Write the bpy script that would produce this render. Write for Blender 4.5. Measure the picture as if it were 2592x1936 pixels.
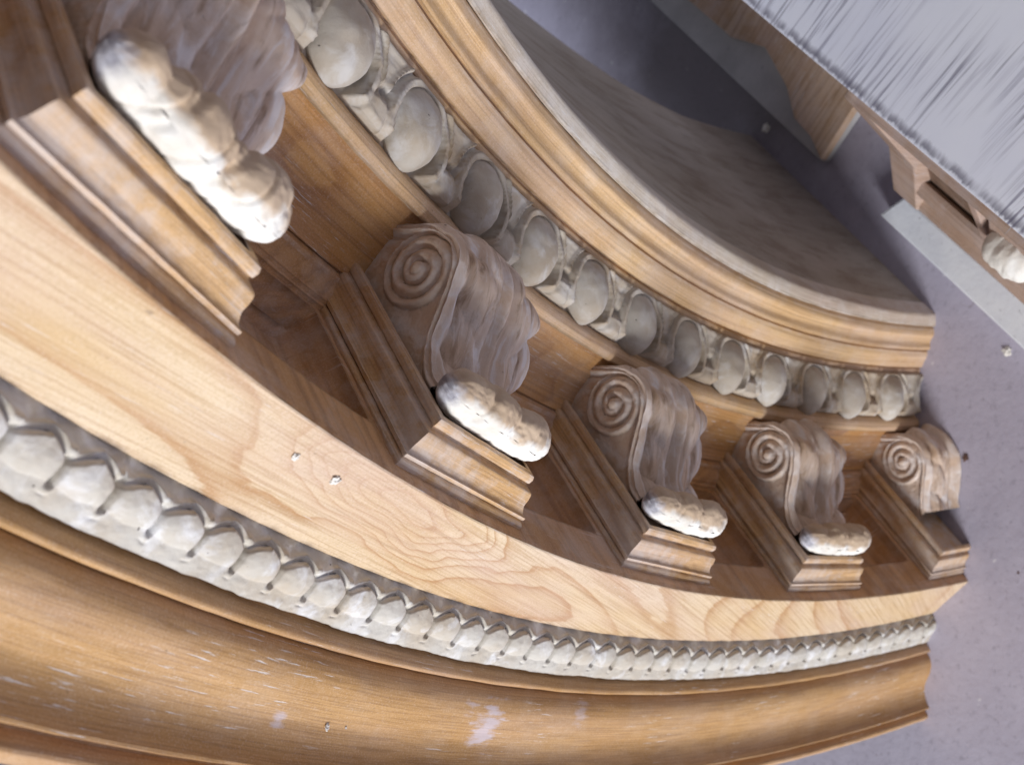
import bpy, bmesh, math, random
import numpy as np
from mathutils import Matrix, Vector, noise as mn

random.seed(7)
for o in list(bpy.data.objects):
    bpy.data.objects.remove(o)
SC = bpy.context.scene
COL = SC.collection
R = math.radians

# ------------------------------------------------------------------ camera
CR = ((-0.39895, 0.431179, -0.809274), (0.72424, 0.68947, 0.010317), (0.562419, -0.581993, -0.587341))
CP = (0.5914323, 0.2015731, 0.734374)
cam_d = bpy.data.cameras.new('camera')
cam = bpy.data.objects.new('camera', cam_d)
COL.objects.link(cam)
SC.camera = cam
r_, d_, f_ = [Vector(v) for v in CR]
m = Matrix.Identity(4)
for i in range(3):
    m[i][0] = r_[i]; m[i][1] = -d_[i]; m[i][2] = -f_[i]; m[i][3] = CP[i]
cam.matrix_world = m
cam_d.sensor_width = 36
cam_d.lens = 2610.0 / 2592 * 36
cam_d.clip_start = 0.01
cam_d.clip_end = 100
cam_d.dof.use_dof = True
cam_d.dof.focus_distance = 0.42
cam_d.dof.aperture_fstop = 15

# ------------------------------------------------------------------ light
w = bpy.data.worlds.new('World'); SC.world = w; w.use_nodes = True
bg = w.node_tree.nodes['Background']
bg.inputs[0].default_value = (0.80, 0.86, 1.0, 1)
bg.inputs[1].default_value = 0.185

def area(name, loc, tgt, size, size_y, power, col):
    l = bpy.data.lights.new(name, 'AREA'); l.shape = 'RECTANGLE'; l.size = size; l.size_y = size_y
    l.energy = power; l.color = col
    o = bpy.data.objects.new(name, l); COL.objects.link(o); o.location = loc
    o.rotation_euler = (Vector(tgt) - Vector(loc)).to_track_quat('-Z', 'Y').to_euler()
    return o
area('window_light', (2.0, 3.0, 1.4), (0.9, 0.0, 0.4), 1.15, 1.2, 142, (0.97, 0.98, 1.0))
area('board_fill_light', (-1.6, -0.85, 2.3), (0.6, -0.2, 0.2), 1.1, 1.1, 78, (0.74, 0.82, 1.0))  # added fill lamp to brighten the white board; no doorway stands there

SC.view_settings.view_transform = 'Standard'
SC.view_settings.look = 'None'
SC.view_settings.exposure = 0.1
SC.view_settings.gamma = 1
SC.render.resolution_x = 1024; SC.render.resolution_y = 764

# ------------------------------------------------------------------ helpers
def tag(o, label=None, cat=None, group=None, kind=None):
    if label: o['label'] = label
    if cat: o['category'] = cat
    if group: o['group'] = group
    if kind: o['kind'] = kind
    return o

def empty(name, loc=(0, 0, 0)):
    o = bpy.data.objects.new(name, None); COL.objects.link(o); o.location = loc
    o.empty_display_size = 0.05
    return o

def mesh(name, V, F, mat, parent=None, uv=None, smooth=True, sharp=None):
    me = bpy.data.meshes.new(name)
    me.from_pydata([tuple(map(float, v)) for v in V], [], [tuple(map(int, f)) for f in F])
    if uv is not None:
        L = me.uv_layers.new(name='UVMap')
        idx = np.empty(len(me.loops), dtype=np.int32)
        me.loops.foreach_get('vertex_index', idx)
        L.data.foreach_set('uv', np.asarray(uv, dtype=np.float32)[idx].ravel())
    if smooth:
        me.polygons.foreach_set('use_smooth', [True] * len(me.polygons))
        if sharp:
            me.set_sharp_from_angle(angle=R(sharp))
    me.materials.append(mat)
    me.update()
    o = bpy.data.objects.new(name, me); COL.objects.link(o)
    if parent is not None:
        o.parent = parent
    return o

def grid_faces(n, mm, flip=False):
    i, j = np.meshgrid(np.arange(n - 1), np.arange(mm - 1), indexing='ij')
    a = i * mm + j
    q = np.stack([a, a + 1, a + mm + 1, a + mm], -1).reshape(-1, 4)
    return q[:, ::-1] if flip else q

def fix_normals(o):
    bm = bmesh.new(); bm.from_mesh(o.data)
    bmesh.ops.recalc_face_normals(bm, faces=bm.faces)
    bm.to_mesh(o.data); bm.free()
    return o

def cut_floor(o, z=0.0006):
    # sawn off flat on the floor
    bm = bmesh.new(); bm.from_mesh(o.data)
    mw = o.matrix_basis
    inv = mw.inverted()
    co = inv @ Vector((0, 0, z)); no = (inv.to_3x3() @ Vector((0, 0, -1))).normalized()
    g = bm.verts[:] + bm.edges[:] + bm.faces[:]
    bmesh.ops.bisect_plane(bm, geom=g, dist=1e-6, plane_co=co, plane_no=no, clear_outer=True)
    bm.to_mesh(o.data); bm.free()

# smooth value noise in numpy (for the carving)
_rng = np.random.default_rng(3)
_T = _rng.random((64, 64, 64)).astype(np.float32)
def vn(x, y, z=0.0):
    x, y, z = np.broadcast_arrays(np.asarray(x, float), np.asarray(y, float), np.asarray(z, float))
    xi, yi, zi = np.floor(x).astype(int), np.floor(y).astype(int), np.floor(z).astype(int)
    fx, fy, fz = x - xi, y - yi, z - zi
    fx, fy, fz = [t * t * (3 - 2 * t) for t in (fx, fy, fz)]
    g = lambda a, b, c: _T[(xi + a) & 63, (yi + b) & 63, (zi + c) & 63]
    return (((g(0,0,0)*(1-fx)+g(1,0,0)*fx)*(1-fy)+(g(0,1,0)*(1-fx)+g(1,1,0)*fx)*fy)*(1-fz)
            + ((g(0,0,1)*(1-fx)+g(1,0,1)*fx)*(1-fy)+(g(0,1,1)*(1-fx)+g(1,1,1)*fx)*fy)*fz) - 0.5
def fbm(x, y, z=0.0, oct=3):
    s = 0; a = 1
    for k in range(oct):
        s = s + a * vn(np.asarray(x) * 2**k + 11.3*k, np.asarray(y) * 2**k + 5.1*k, np.asarray(z) * 2**k + 7.7*k); a *= 0.5
    return s
def sstep(a, b, x):
    t = np.clip((x - a) / (b - a), 0, 1); return t * t * (3 - 2 * t)

def dens(pts, step):
    out = [pts[0]]
    for a, b in zip(pts[:-1], pts[1:]):
        n = max(1, int(math.ceil(math.dist(a, b) / step)))
        for k in range(1, n + 1):
            out.append((a[0] + (b[0]-a[0])*k/n, a[1] + (b[1]-a[1])*k/n))
    return out

def spline(pts, n=6):
    # catmull-rom through points
    P = [np.array(p, float) for p in pts]; P = [2*P[0]-P[1]] + P + [2*P[-1]-P[-2]]
    out = []
    for i in range(1, len(P) - 2):
        for k in range(n):
            t = k / n
            out.append(tuple(0.5*((2*P[i]) + (-P[i-1]+P[i+1])*t + (2*P[i-1]-5*P[i]+4*P[i+1]-P[i+2])*t*t + (-P[i-1]+3*P[i]-3*P[i+1]+P[i+2])*t**3)))
    out.append(tuple(P[-2]))
    return out

FINE = np.concatenate([np.linspace(0, 55, 441), np.linspace(55.8, 180, 156)])
def revolve(name, prof, mat, parent, th=FINE, sharp=28, wob=0.0, seed=0.0, vscale=1.0):
    P = np.array(dens(list(prof), 0.0012), float)
    t = np.radians(th)
    n, mm = len(t), len(P)
    r = np.repeat(P[None, :, 0], n, 0); h = np.repeat(P[None, :, 1], n, 0)
    if wob:
        a = np.repeat(t[:, None], mm, 1) * 60
        r = r + wob * fbm(a, r * 400, seed); h = h + wob * fbm(a + 30, r * 400, seed + 9)
    X = np.stack([r*np.cos(t)[:, None], h, r*np.sin(t)[:, None]], -1).reshape(-1, 3)
    s = np.concatenate([[0], np.cumsum(np.hypot(np.diff(P[:, 0]), np.diff(P[:, 1])))])
    uv = np.stack([np.repeat(t[:, None] * 1.0, mm, 1), np.repeat(s[None, :] * vscale, n, 0) + seed], -1).reshape(-1, 2)
    o = mesh(name, X, grid_faces(n, mm), mat, parent, uv=uv, sharp=sharp)
    return o

# ------------------------------------------------------------------ materials
class NT:
    def __init__(s, name):
        s.m = bpy.data.materials.new(name); s.m.use_nodes = True
        s.t = s.m.node_tree; s.N = s.t.nodes; s.L = s.t.links
        s.b = s.N['Principled BSDF']
    def n(s, typ, **kw):
        x = s.N.new(typ)
        for k, v in kw.items(): setattr(x, k, v)
        return x
    def set(s, sock, v):
        if hasattr(v, 'is_output') or isinstance(v, bpy.types.NodeSocket): s.L.new(v, sock)
        else: sock.default_value = v
    def coord(s, kind='UV', rot=0.0, scale=(1, 1, 1), loc=(0, 0, 0), swap=False):
        tc = s.n('ShaderNodeTexCoord'); mp = s.n('ShaderNodeMapping')
        v = tc.outputs[kind]
        if swap:   # use object x,z as the plane
            sx = s.n('ShaderNodeSeparateXYZ'); cx = s.n('ShaderNodeCombineXYZ')
            s.L.new(v, sx.inputs[0]); s.L.new(sx.outputs[0], cx.inputs[0]); s.L.new(sx.outputs[2], cx.inputs[1]); s.L.new(sx.outputs[1], cx.inputs[2])
            v = cx.outputs[0]
        if rot:
            m1 = s.n('ShaderNodeMapping'); m1.inputs['Rotation'].default_value = (0, 0, rot); s.L.new(v, m1.inputs[0]); v = m1.outputs[0]
        s.L.new(v, mp.inputs[0]); mp.inputs['Scale'].default_value = scale; mp.inputs['Location'].default_value = loc
        return mp.outputs[0]
    def noise(s, vec, scale=1, detail=4, rough=0.5, dist=0.0):
        x = s.n('ShaderNodeTexNoise'); s.L.new(vec, x.inputs['Vector'])
        x.inputs['Scale'].default_value = scale; x.inputs['Detail'].default_value = detail
        x.inputs['Roughness'].default_value = rough; x.inputs['Distortion'].default_value = dist
        return x.outputs['Fac']
    def math(s, op, a, b=0.0, c=None):
        x = s.n('ShaderNodeMath', operation=op); s.set(x.inputs[0], a); s.set(x.inputs[1], b)
        if c is not None: s.set(x.inputs[2], c)
        return x.outputs[0]
    def ramp(s, fac, stops, interp='LINEAR'):
        x = s.n('ShaderNodeValToRGB'); x.color_ramp.interpolation = interp
        e = x.color_ramp.elements
        while len(e) < len(stops): e.new(0.5)
        for k, (p, c) in enumerate(stops):
            e[k].position = p
            e[k].color = (c, c, c, 1) if not isinstance(c, tuple) else (*c, 1)
        s.L.new(fac, x.inputs[0]); return x.outputs[0]
    def mix(s, f, a, b, mode='MIX'):
        x = s.n('ShaderNodeMix', data_type='RGBA', blend_type=mode)
        s.set(x.inputs[0], f)
        for sock, v in ((x.inputs[6], a), (x.inputs[7], b)):
            if isinstance(v, tuple): sock.default_value = (*v, 1)
            else: s.L.new(v, sock)
        return x.outputs[2]
    def bump(s, h, dist, strength=1.0, prev=None):
        x = s.n('ShaderNodeBump'); x.inputs['Distance'].default_value = dist; x.inputs['Strength'].default_value = strength
        s.L.new(h, x.inputs['Height'])
        if prev is not None: s.L.new(prev, x.inputs['Normal'])
        return x.outputs[0]
    def done(s, col, rough=0.6, nrm=None, spec=0.35):
        s.set(s.b.inputs['Base Color'], col if not isinstance(col, tuple) else (*col, 1))
        s.set(s.b.inputs['Roughness'], rough)
        s.b.inputs['Specular IOR Level'].default_value = spec
        if nrm is not None: s.L.new(nrm, s.b.inputs['Normal'])
        return s.m

def wood(name, light, mid, dark, kind='UV', rot=0.0, swap=False, cath=None, smears=(), rings=6.0, ring_amt=0.6, stretch=(3.0, 22.0), white=0.25,
         fibre=(9.0, 520.0), loc=(0, 0, 0), rough=0.5, wcol=(0.74, 0.68, 0.64), edge_white=0.0, pink=0.35):
    s = NT(name)
    v = s.coord(kind, rot, (stretch[0], stretch[1], 3.0), loc, swap)
    n1 = s.noise(v, 1.0, 1.2, 0.35, 0.25)
    if cath:
        for (cx, cy, ra, rb, amp) in cath:          # flat-sawn tongues: (centre along, across, half length, half width)
            pv = s.coord(kind, rot, (1, 1, 1), (0, 0, 0), swap)
            sp_ = s.n('ShaderNodeSeparateXYZ'); s.L.new(pv, sp_.inputs[0])
            wx = s.math('MULTIPLY', s.math('SUBTRACT', s.noise(s.coord(kind, rot, (14, 45, 20), (1, 5, 2), swap), 1.0, 2, 0.5), 0.5), 0.9)
            wy = s.math('MULTIPLY', s.math('SUBTRACT', s.noise(s.coord(kind, rot, (22, 40, 20), (7, 3, 2), swap), 1.0, 2, 0.5), 0.5), 1.0)
            dx = s.math('ADD', s.math('DIVIDE', s.math('SUBTRACT', sp_.outputs[0], cx), ra), wx); dy = s.math('ADD', s.math('DIVIDE', s.math('SUBTRACT', sp_.outputs[1], cy), rb), wy)
            d2 = s.math('ADD', s.math('MULTIPLY', dx, dx), s.math('MULTIPLY', dy, dy))
            n1 = s.math('ADD', n1, s.math('MULTIPLY', s.math('EXPONENT', s.math('MULTIPLY', d2, -1.0)), amp))
    vj = s.coord(kind, rot, (60.0, 420.0, 50.0), loc, swap)
    jag = s.noise(vj, 1.0, 2.0, 0.5)
    rg = s.math('MULTIPLY_ADD', n1, rings, s.math('MULTIPLY', jag, 0.16))
    fr = s.math('FRACT', rg)
    ringm = s.ramp(fr, [(0.0, 0.20), (0.08, 0.0), (0.50, 0.06), (0.80, 0.45), (0.93, 1.0), (0.97, 0.95), (1.0, 0.20)])
    vb = s.coord(kind, rot, (4.0, 14.0, 5.0), (3.1, 7.7, 1), swap)
    amt = s.ramp(s.noise(vb, 1.0, 2.0, 0.5), [(0.35, 0.40), (0.62, 1.0)])
    col = s.mix(s.ramp(s.noise(vb, 1.7, 3.0, 0.55), [(0.35, 0.0), (0.68, 1.0)]), light, mid)
    col = s.mix(s.math('MULTIPLY', s.math('MULTIPLY', ringm, amt), ring_amt), col, dark)
    # fibres
    vf = s.coord(kind, rot, (fibre[0], fibre[1], 60.0), loc, swap)
    fb = s.noise(vf, 1.0, 4.0, 0.65)
    col = s.mix(s.ramp(fb, [(0.38, 0.42), (0.52, 0.0)]), col, tuple(c * 0.75 for c in dark))
    col = s.mix(s.ramp(fb, [(0.55, 0.0), (0.75, 0.35)]), col, tuple(min(1, c * 1.25) for c in light))
    # pinkish liming bloom
    vp = s.coord(kind, rot, (7.0, 30.0, 9.0), (9.3, 2.2, 4), swap)
    col = s.mix(s.ramp(s.noise(vp, 1.0, 3.0, 0.6), [(0.45, 0.0), (0.70, pink)]), col, (0.58, 0.42, 0.36))
    # paint left in the grain and in scuffs
    dust = s.noise(s.coord('Object', 0, (1, 1, 1), (2, 2, 2)), 1300.0, 2.0, 0.6)
    col = s.mix(s.ramp(dust, [(0.30, 0.28), (0.48, 0.0)]), col, tuple(c * 0.55 for c in mid))
    col = s.mix(s.ramp(dust, [(0.54, 0.0), (0.72, 0.22)]), col, wcol)
    vs = s.coord(kind, rot, (55.0, 900.0, 30.0), (1.3, 4.2, 0), swap)
    m1 = s.ramp(s.noise(vs, 1.0, 4.0, 0.62), [(0.60, 0.0), (0.67, 1.0)])
    m2 = s.ramp(s.noise(s.coord(kind, rot, (9, 26, 9), (0, 3, 0), swap), 1.0, 3.0, 0.6), [(0.50, 0.0), (0.62, 1.0)])
    wm = s.math('MULTIPLY', s.math('MULTIPLY', m1, m2), white * 2.2)
    if edge_white:
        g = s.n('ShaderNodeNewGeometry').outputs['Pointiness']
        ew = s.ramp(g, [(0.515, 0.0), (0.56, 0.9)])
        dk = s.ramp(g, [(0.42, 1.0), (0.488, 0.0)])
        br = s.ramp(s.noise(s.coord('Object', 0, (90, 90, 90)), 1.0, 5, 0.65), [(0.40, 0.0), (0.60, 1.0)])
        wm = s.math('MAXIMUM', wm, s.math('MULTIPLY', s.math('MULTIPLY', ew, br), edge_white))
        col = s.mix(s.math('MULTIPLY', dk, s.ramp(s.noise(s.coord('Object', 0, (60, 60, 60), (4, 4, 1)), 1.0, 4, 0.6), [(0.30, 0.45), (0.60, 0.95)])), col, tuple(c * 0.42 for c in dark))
        wash = s.ramp(s.noise(s.coord('Object', 0, (38, 38, 38)), 1.0, 6, 0.7), [(0.46, 0.0), (0.66, 0.75)])
        wm = s.math('MAXIMUM', wm, s.math('MULTIPLY', wash, edge_white))
    col = s.mix(s.math('MINIMUM', wm, 0.92), col, wcol)
    for (px_, py_, pz_, rad_, am_) in smears:          # smeared dry plaster
        vd = s.n('ShaderNodeVectorMath', operation='DISTANCE'); s.L.new(s.coord('Object'), vd.inputs[0]); vd.inputs[1].default_value = (px_, py_, pz_)
        k_ = s.math('SUBTRACT', 1.0, s.math('DIVIDE', vd.outputs['Value'], rad_))
        k_ = s.math('ADD', k_, s.math('MULTIPLY', s.math('SUBTRACT', s.noise(s.coord(kind, rot, (70, 260, 60), (0, 3, 2), swap), 1.0, 4, 0.6), 0.5), 2.6))
        col = s.mix(s.math('MULTIPLY', s.ramp(k_, [(0.30, 0.0), (0.75, 0.85)]), am_), col, (0.60, 0.55, 0.62))
    # sparse dark pin specks
    sp = s.noise(s.coord(kind, rot, (300, 420, 300), (0, 0, 2), swap), 1.0, 2, 0.5)
    col = s.mix(s.ramp(sp, [(0.22, 0.45), (0.27, 0.0)]), col, (0.16, 0.10, 0.06))
    hgt = s.math('ADD', s.math('MULTIPLY_ADD', fb, 0.6, s.math('MULTIPLY', dust, 0.25)), s.math('MULTIPLY', wm, 0.5))
    nr = s.bump(hgt, 0.00022, 0.7)
    nr = s.bump(s.noise(s.coord('Object', 0, (25, 25, 25)), 1.0, 3, 0.5), 0.0012, 0.35, nr)
    rg2 = s.ramp(fb, [(0.3, rough + 0.12), (0.7, rough - 0.06)])
    return s.done(col, rg2, nr, 0.32)

def gesso(name, base, tan, brown, whitecol, tan_amt=0.5, crev=1.0, bump=0.0006, scale=1.0, ext=None, fine=1.0):
    s = NT(name)
    o = s.coord('Object', 0, (scale, scale, scale), (5, 5, 5))
    a = s.noise(o, 34, 5, 0.65)
    b = s.noise(o, 120, 6, 0.7)
    col = s.mix(s.ramp(a, [(0.42, 0.0), (0.66, tan_amt)]), base, tan)
    col = s.mix(s.ramp(s.noise(o, 70, 5, 0.6, 0.6), [(0.50, 0.0), (0.66, 0.75)]), col, whitecol)
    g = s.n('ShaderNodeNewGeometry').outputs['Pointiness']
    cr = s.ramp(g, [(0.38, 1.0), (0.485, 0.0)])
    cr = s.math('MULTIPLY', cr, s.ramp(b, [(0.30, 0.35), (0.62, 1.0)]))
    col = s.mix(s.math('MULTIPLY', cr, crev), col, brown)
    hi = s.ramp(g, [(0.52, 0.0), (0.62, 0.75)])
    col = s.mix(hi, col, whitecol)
    pits = s.ramp(s.noise(o, 330, 2, 0.5), [(0.19, 1.0), (0.25, 0.0)])
    col = s.mix(pits, col, tuple(c * 0.35 for c in brown))
    col = s.mix(s.ramp(s.noise(o, 15, 4, 0.6), [(0.52, 0.0), (0.75, 0.40)]), col, tuple(c * 0.55 for c in tan))
    if ext == 'flow':       # folds of the foliage hold brown and white in long streaks
        f1 = s.noise(s.coord('Object', 0, (170, 26, 40), (2, 2, 2)), 1.0, 5, 0.65, 0.8)
        col = s.mix(s.ramp(f1, [(0.34, 0.60), (0.46, 0.0)]), col, (0.24, 0.14, 0.075))
        col = s.mix(s.ramp(f1, [(0.53, 0.0), (0.64, 0.80)]), col, whitecol)
    if ext == 'ends':       # one end of the roll is bare grey lead-coloured
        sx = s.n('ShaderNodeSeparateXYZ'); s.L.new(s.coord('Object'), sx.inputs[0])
        e = s.ramp(s.math('MULTIPLY_ADD', b, 0.010, sx.outputs[0]), [(0.0350, 0.0), (0.0372, 1.0)])
        gy = s.mix(s.ramp(s.noise(s.coord('Object', 0, (260, 60, 260)), 1.0, 4, 0.6), [(0.40, 0.0), (0.58, 1.0)]), (0.27, 0.26, 0.30), (0.62, 0.62, 0.68))
        col = s.mix(e, col, gy)
        # gesso rubbed to brown, with the inward face's shade painted in
        rub_shade = s.math('MULTIPLY_ADD', s.math('SUBTRACT', sx.outputs[2], 0.0308), 48.0, s.noise(s.coord('Object', 0, (55, 60, 60), (3, 1, 7)), 1.0, 4, 0.6))
        tanf = s.ramp(rub_shade, [(0.48, 0.0), (0.66, 0.8)])
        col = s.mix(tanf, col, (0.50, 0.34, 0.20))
    h = s.math('SUBTRACT', s.math('MULTIPLY_ADD', b, 0.8, s.math('MULTIPLY', a, 0.8)), pits)
    nr = s.bump(h, bump, 0.8)
    nr = s.bump(s.noise(o, 500, 4, 0.7), 0.00020 * fine, 0.6, nr)
    return s.done(col, 0.72, nr, 0.25)

CORONA = wood('pale_pine_face', (0.68, 0.555, 0.405), (0.61, 0.43, 0.235), (0.40, 0.19, 0.06), 'Object', R(55), True,
              cath=[(0.0461, 1.0090, 0.066, 0.0155, 0.44)],
              rings=17.0, ring_amt=0.78, stretch=(2.0, 8.5), white=0.30, fibre=(14, 760), loc=(0.6, 0.2, 0), rough=0.58, pink=0.45)
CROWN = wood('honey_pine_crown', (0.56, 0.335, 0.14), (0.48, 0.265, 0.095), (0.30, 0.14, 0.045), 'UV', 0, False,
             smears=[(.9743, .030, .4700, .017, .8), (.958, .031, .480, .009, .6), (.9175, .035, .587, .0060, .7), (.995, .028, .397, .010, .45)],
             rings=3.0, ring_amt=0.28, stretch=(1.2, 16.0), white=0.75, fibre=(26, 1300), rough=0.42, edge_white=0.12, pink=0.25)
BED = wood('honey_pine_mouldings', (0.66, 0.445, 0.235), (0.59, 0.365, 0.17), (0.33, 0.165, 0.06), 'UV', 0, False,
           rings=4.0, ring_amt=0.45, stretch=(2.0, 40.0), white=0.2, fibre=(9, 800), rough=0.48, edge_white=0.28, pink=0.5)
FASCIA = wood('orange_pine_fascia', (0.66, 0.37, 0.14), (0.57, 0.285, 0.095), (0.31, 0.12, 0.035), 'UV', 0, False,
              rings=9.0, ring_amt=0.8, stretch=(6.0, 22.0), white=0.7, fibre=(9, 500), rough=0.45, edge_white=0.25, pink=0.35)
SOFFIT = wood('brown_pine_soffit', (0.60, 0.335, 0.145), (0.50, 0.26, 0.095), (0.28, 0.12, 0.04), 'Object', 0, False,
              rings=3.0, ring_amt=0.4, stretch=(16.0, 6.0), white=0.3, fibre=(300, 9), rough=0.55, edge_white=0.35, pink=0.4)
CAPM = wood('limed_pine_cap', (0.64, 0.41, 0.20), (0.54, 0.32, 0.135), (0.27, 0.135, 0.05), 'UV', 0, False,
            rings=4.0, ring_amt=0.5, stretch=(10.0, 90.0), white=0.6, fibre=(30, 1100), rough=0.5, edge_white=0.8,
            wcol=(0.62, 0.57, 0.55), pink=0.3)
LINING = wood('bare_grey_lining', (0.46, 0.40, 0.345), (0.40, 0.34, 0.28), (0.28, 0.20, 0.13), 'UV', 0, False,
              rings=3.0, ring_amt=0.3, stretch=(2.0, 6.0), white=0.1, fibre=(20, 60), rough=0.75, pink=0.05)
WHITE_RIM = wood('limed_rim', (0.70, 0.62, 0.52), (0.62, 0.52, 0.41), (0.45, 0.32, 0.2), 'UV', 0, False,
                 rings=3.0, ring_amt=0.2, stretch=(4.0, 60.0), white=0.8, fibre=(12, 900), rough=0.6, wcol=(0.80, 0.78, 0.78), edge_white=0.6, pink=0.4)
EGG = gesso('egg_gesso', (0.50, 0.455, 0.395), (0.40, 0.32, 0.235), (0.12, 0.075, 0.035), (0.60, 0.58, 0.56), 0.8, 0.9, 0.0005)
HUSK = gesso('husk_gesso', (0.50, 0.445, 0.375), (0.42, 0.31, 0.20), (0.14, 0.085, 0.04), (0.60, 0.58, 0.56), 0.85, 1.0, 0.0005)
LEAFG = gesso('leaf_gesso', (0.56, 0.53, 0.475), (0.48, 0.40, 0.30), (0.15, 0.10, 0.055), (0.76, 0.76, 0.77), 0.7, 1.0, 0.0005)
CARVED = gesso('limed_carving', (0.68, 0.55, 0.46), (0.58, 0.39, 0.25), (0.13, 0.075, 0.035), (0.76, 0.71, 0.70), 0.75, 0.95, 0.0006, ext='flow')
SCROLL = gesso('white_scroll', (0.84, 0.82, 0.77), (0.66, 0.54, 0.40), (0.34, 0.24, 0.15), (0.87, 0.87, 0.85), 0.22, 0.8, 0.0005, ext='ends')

SCROLL2 = gesso('white_scroll_plain', (0.84, 0.82, 0.77), (0.66, 0.54, 0.40), (0.34, 0.24, 0.15), (0.87, 0.87, 0.85), 0.3, 0.8, 0.0008)

# ------------------------------------------------------------------ floor
def m_floor():
    s = NT('concrete_floor'); o = s.coord('Object')
    col = s.mix(s.ramp(s.noise(o, 3.0, 5, 0.6), [(0.35, 0.0), (0.7, 1.0)]), (0.47, 0.44, 0.53), (0.41, 0.38, 0.46))
    col = s.mix(s.ramp(s.noise(o, 28, 6, 0.7), [(0.45, 0.0), (0.75, 0.55)]), col, (0.53, 0.50, 0.59))
    col = s.mix(s.ramp(s.noise(o, 160, 4, 0.7), [(0.30, 0.55), (0.45, 0.0)]), col, (0.25, 0.23, 0.28))
    col = s.mix(s.ramp(s.noise(o, 95, 2, 0.4), [(0.72, 0.0), (0.76, 0.8)]), col, (0.66, 0.64, 0.68))
    col = s.mix(s.ramp(s.noise(o, 70, 2, 0.4, 1.0), [(0.19, 0.5), (0.24, 0.0)]), col, (0.2, 0.16, 0.17))
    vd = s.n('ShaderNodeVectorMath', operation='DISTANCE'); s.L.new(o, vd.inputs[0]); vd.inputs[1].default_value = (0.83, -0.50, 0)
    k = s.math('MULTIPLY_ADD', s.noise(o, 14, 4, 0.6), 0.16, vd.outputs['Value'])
    col = s.mix(s.ramp(k, [(0.16, 0.72), (0.34, 0.0)]), col, (0.11, 0.085, 0.075))          # shade and dirt inside the arch, painted into the concrete colour
    nr = s.bump(s.noise(o, 140, 5, 0.6), 0.0009, 0.5)
    return s.done(col, 0.62, nr, 0.3)
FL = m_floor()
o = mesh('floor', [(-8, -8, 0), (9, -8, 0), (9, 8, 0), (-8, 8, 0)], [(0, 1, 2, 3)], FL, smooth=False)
tag(o, kind='structure')

# ================================================================== the arched cornice
arch = empty('arched_cornice', (0.99, 0, 0))
tag(arch, 'curved stripped pine cornice with scroll brackets, egg and leaf mouldings, standing on its cut end', 'cornice')
arch.location = (0, 0, 0)

# lining at the back of the arch (its edge runs deeper higher up)
t = np.radians(FINE)
hb = np.interp(np.degrees(t), [0, 6, 10, 15, 20, 28, 60, 180], [-.41, -.412, -.43, -.475, -.52, -.57, -.62, -.62])
V = []; UV = []
for i in range(len(t)):
    for rr, hh in ((0.8716, -0.158), (0.8716, hb[i]), (0.886, hb[i]), (0.886, -0.158)):
        V.append((rr*math.cos(t[i]), hh, rr*math.sin(t[i]))); UV.append((t[i], hh + rr * 3))
mesh('inner_lining', V, grid_faces(len(t), 4), LINING, arch, uv=UV, sharp=30)

revolve('rim_fillet', [(.8712, -.172), (.8712, -.1585), (.8718, -.1572), (.8730, -.1558), (.8775, -.1520), (.8786, -.1518), (.8793, -.1535), (.8796, -.158)],
        WHITE_RIM, arch, wob=0.0003, seed=1.0)
ogee = [(.8796, -.158), (.8797, -.1530), (.8806, -.1508)] + spline([(.8806, -.1508), (.8836, -.1478), (.8870, -.1474), (.8905, -.1462), (.8930, -.1436), (.8950, -.1428)], 5) + \
       [(.8957, -.1432), (.8961, -.1452), (.8966, -.1452), (.8969, -.1428)] + spline([(.8969, -.1428), (.9000, -.1408), (.9040, -.1398), (.9075, -.1388), (.9092, -.1384)], 4) + \
       [(.9098, -.1390), (.9102, -.1412), (.9108, -.1412), (.9111, -.1388), (.9120, -.1378), (.9140, -.1366), (.9147, -.1375), (.915, -.142)]
revolve('inner_moulding', ogee, BED, arch, wob=0.00025, seed=2.0)

# strip, fascia and bed moulding behind the brackets
revolve('bead_strip', [(.9405, -.122), (.9412, -.1120), (.9420, -.1105), (.9440, -.1085), (.9478, -.1078), (.9487, -.1084), (.9492, -.1125)], BED, arch, wob=0.0003, seed=3.0)
revolve('fascia', spline([(.9490, -.1130), (.9560, -.1122), (.9660, -.1108), (.9760, -.1082), (.9840, -.1045), (.9862, -.1030)], 4) + [(.9868, -.1042), (.9876, -.1042)],
        FASCIA, arch, wob=0.0003, seed=4.0)
revolve('bed_moulding', [(.9870, -.1042), (.9876, -.1010), (.9885, -.1000)] + spline([(.9885, -.1000), (.9910, -.0985), (.9930, -.0950), (.9955, -.0930)], 4) + [(.9958, -.0915), (.9975, -.0910), (.9980, -.0895), (1.0005, -.0893)],
        SOFFIT, arch, wob=0.0003, seed=5.0)

# ---- soffit with sunk panels between the brackets
DT = 10.3573; T5 = 0.098; NM = 17
def mod_theta(k): return T5 + DT * k
th = np.concatenate([np.arange(0, 56, 0.14), np.linspace(56.2, 180, 500)])
hh = np.concatenate([np.linspace(-.0905, -.0015, 80), [-.0004, 0.0]])
TT, HH = np.meshgrid(th, hh, indexing='ij')
u = ((TT - T5) / DT) % 1.0
dth = np.minimum(u, 1 - u) * DT * math.pi / 180          # distance from the bracket's centre, metres
inside = np.minimum.reduce([dth - 0.0515, HH + 0.0865, -0.0255 - HH])   # >0 inside the sunk panel
prof = 0.014 * sstep(0.0, 0.0012, inside) + 0.0035 * sstep(0.0048, 0.0060, inside) - 0.0022 * (sstep(0.0022, 0.0034, inside) - sstep(0.0038, 0.0048, inside))
rr = 1.0 + prof + 0.00035 * fbm(TT * 3, HH * 200)
rr = np.where(HH > -.0012, rr + 0.0006 * sstep(-.0012, 0, HH), rr)
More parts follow.
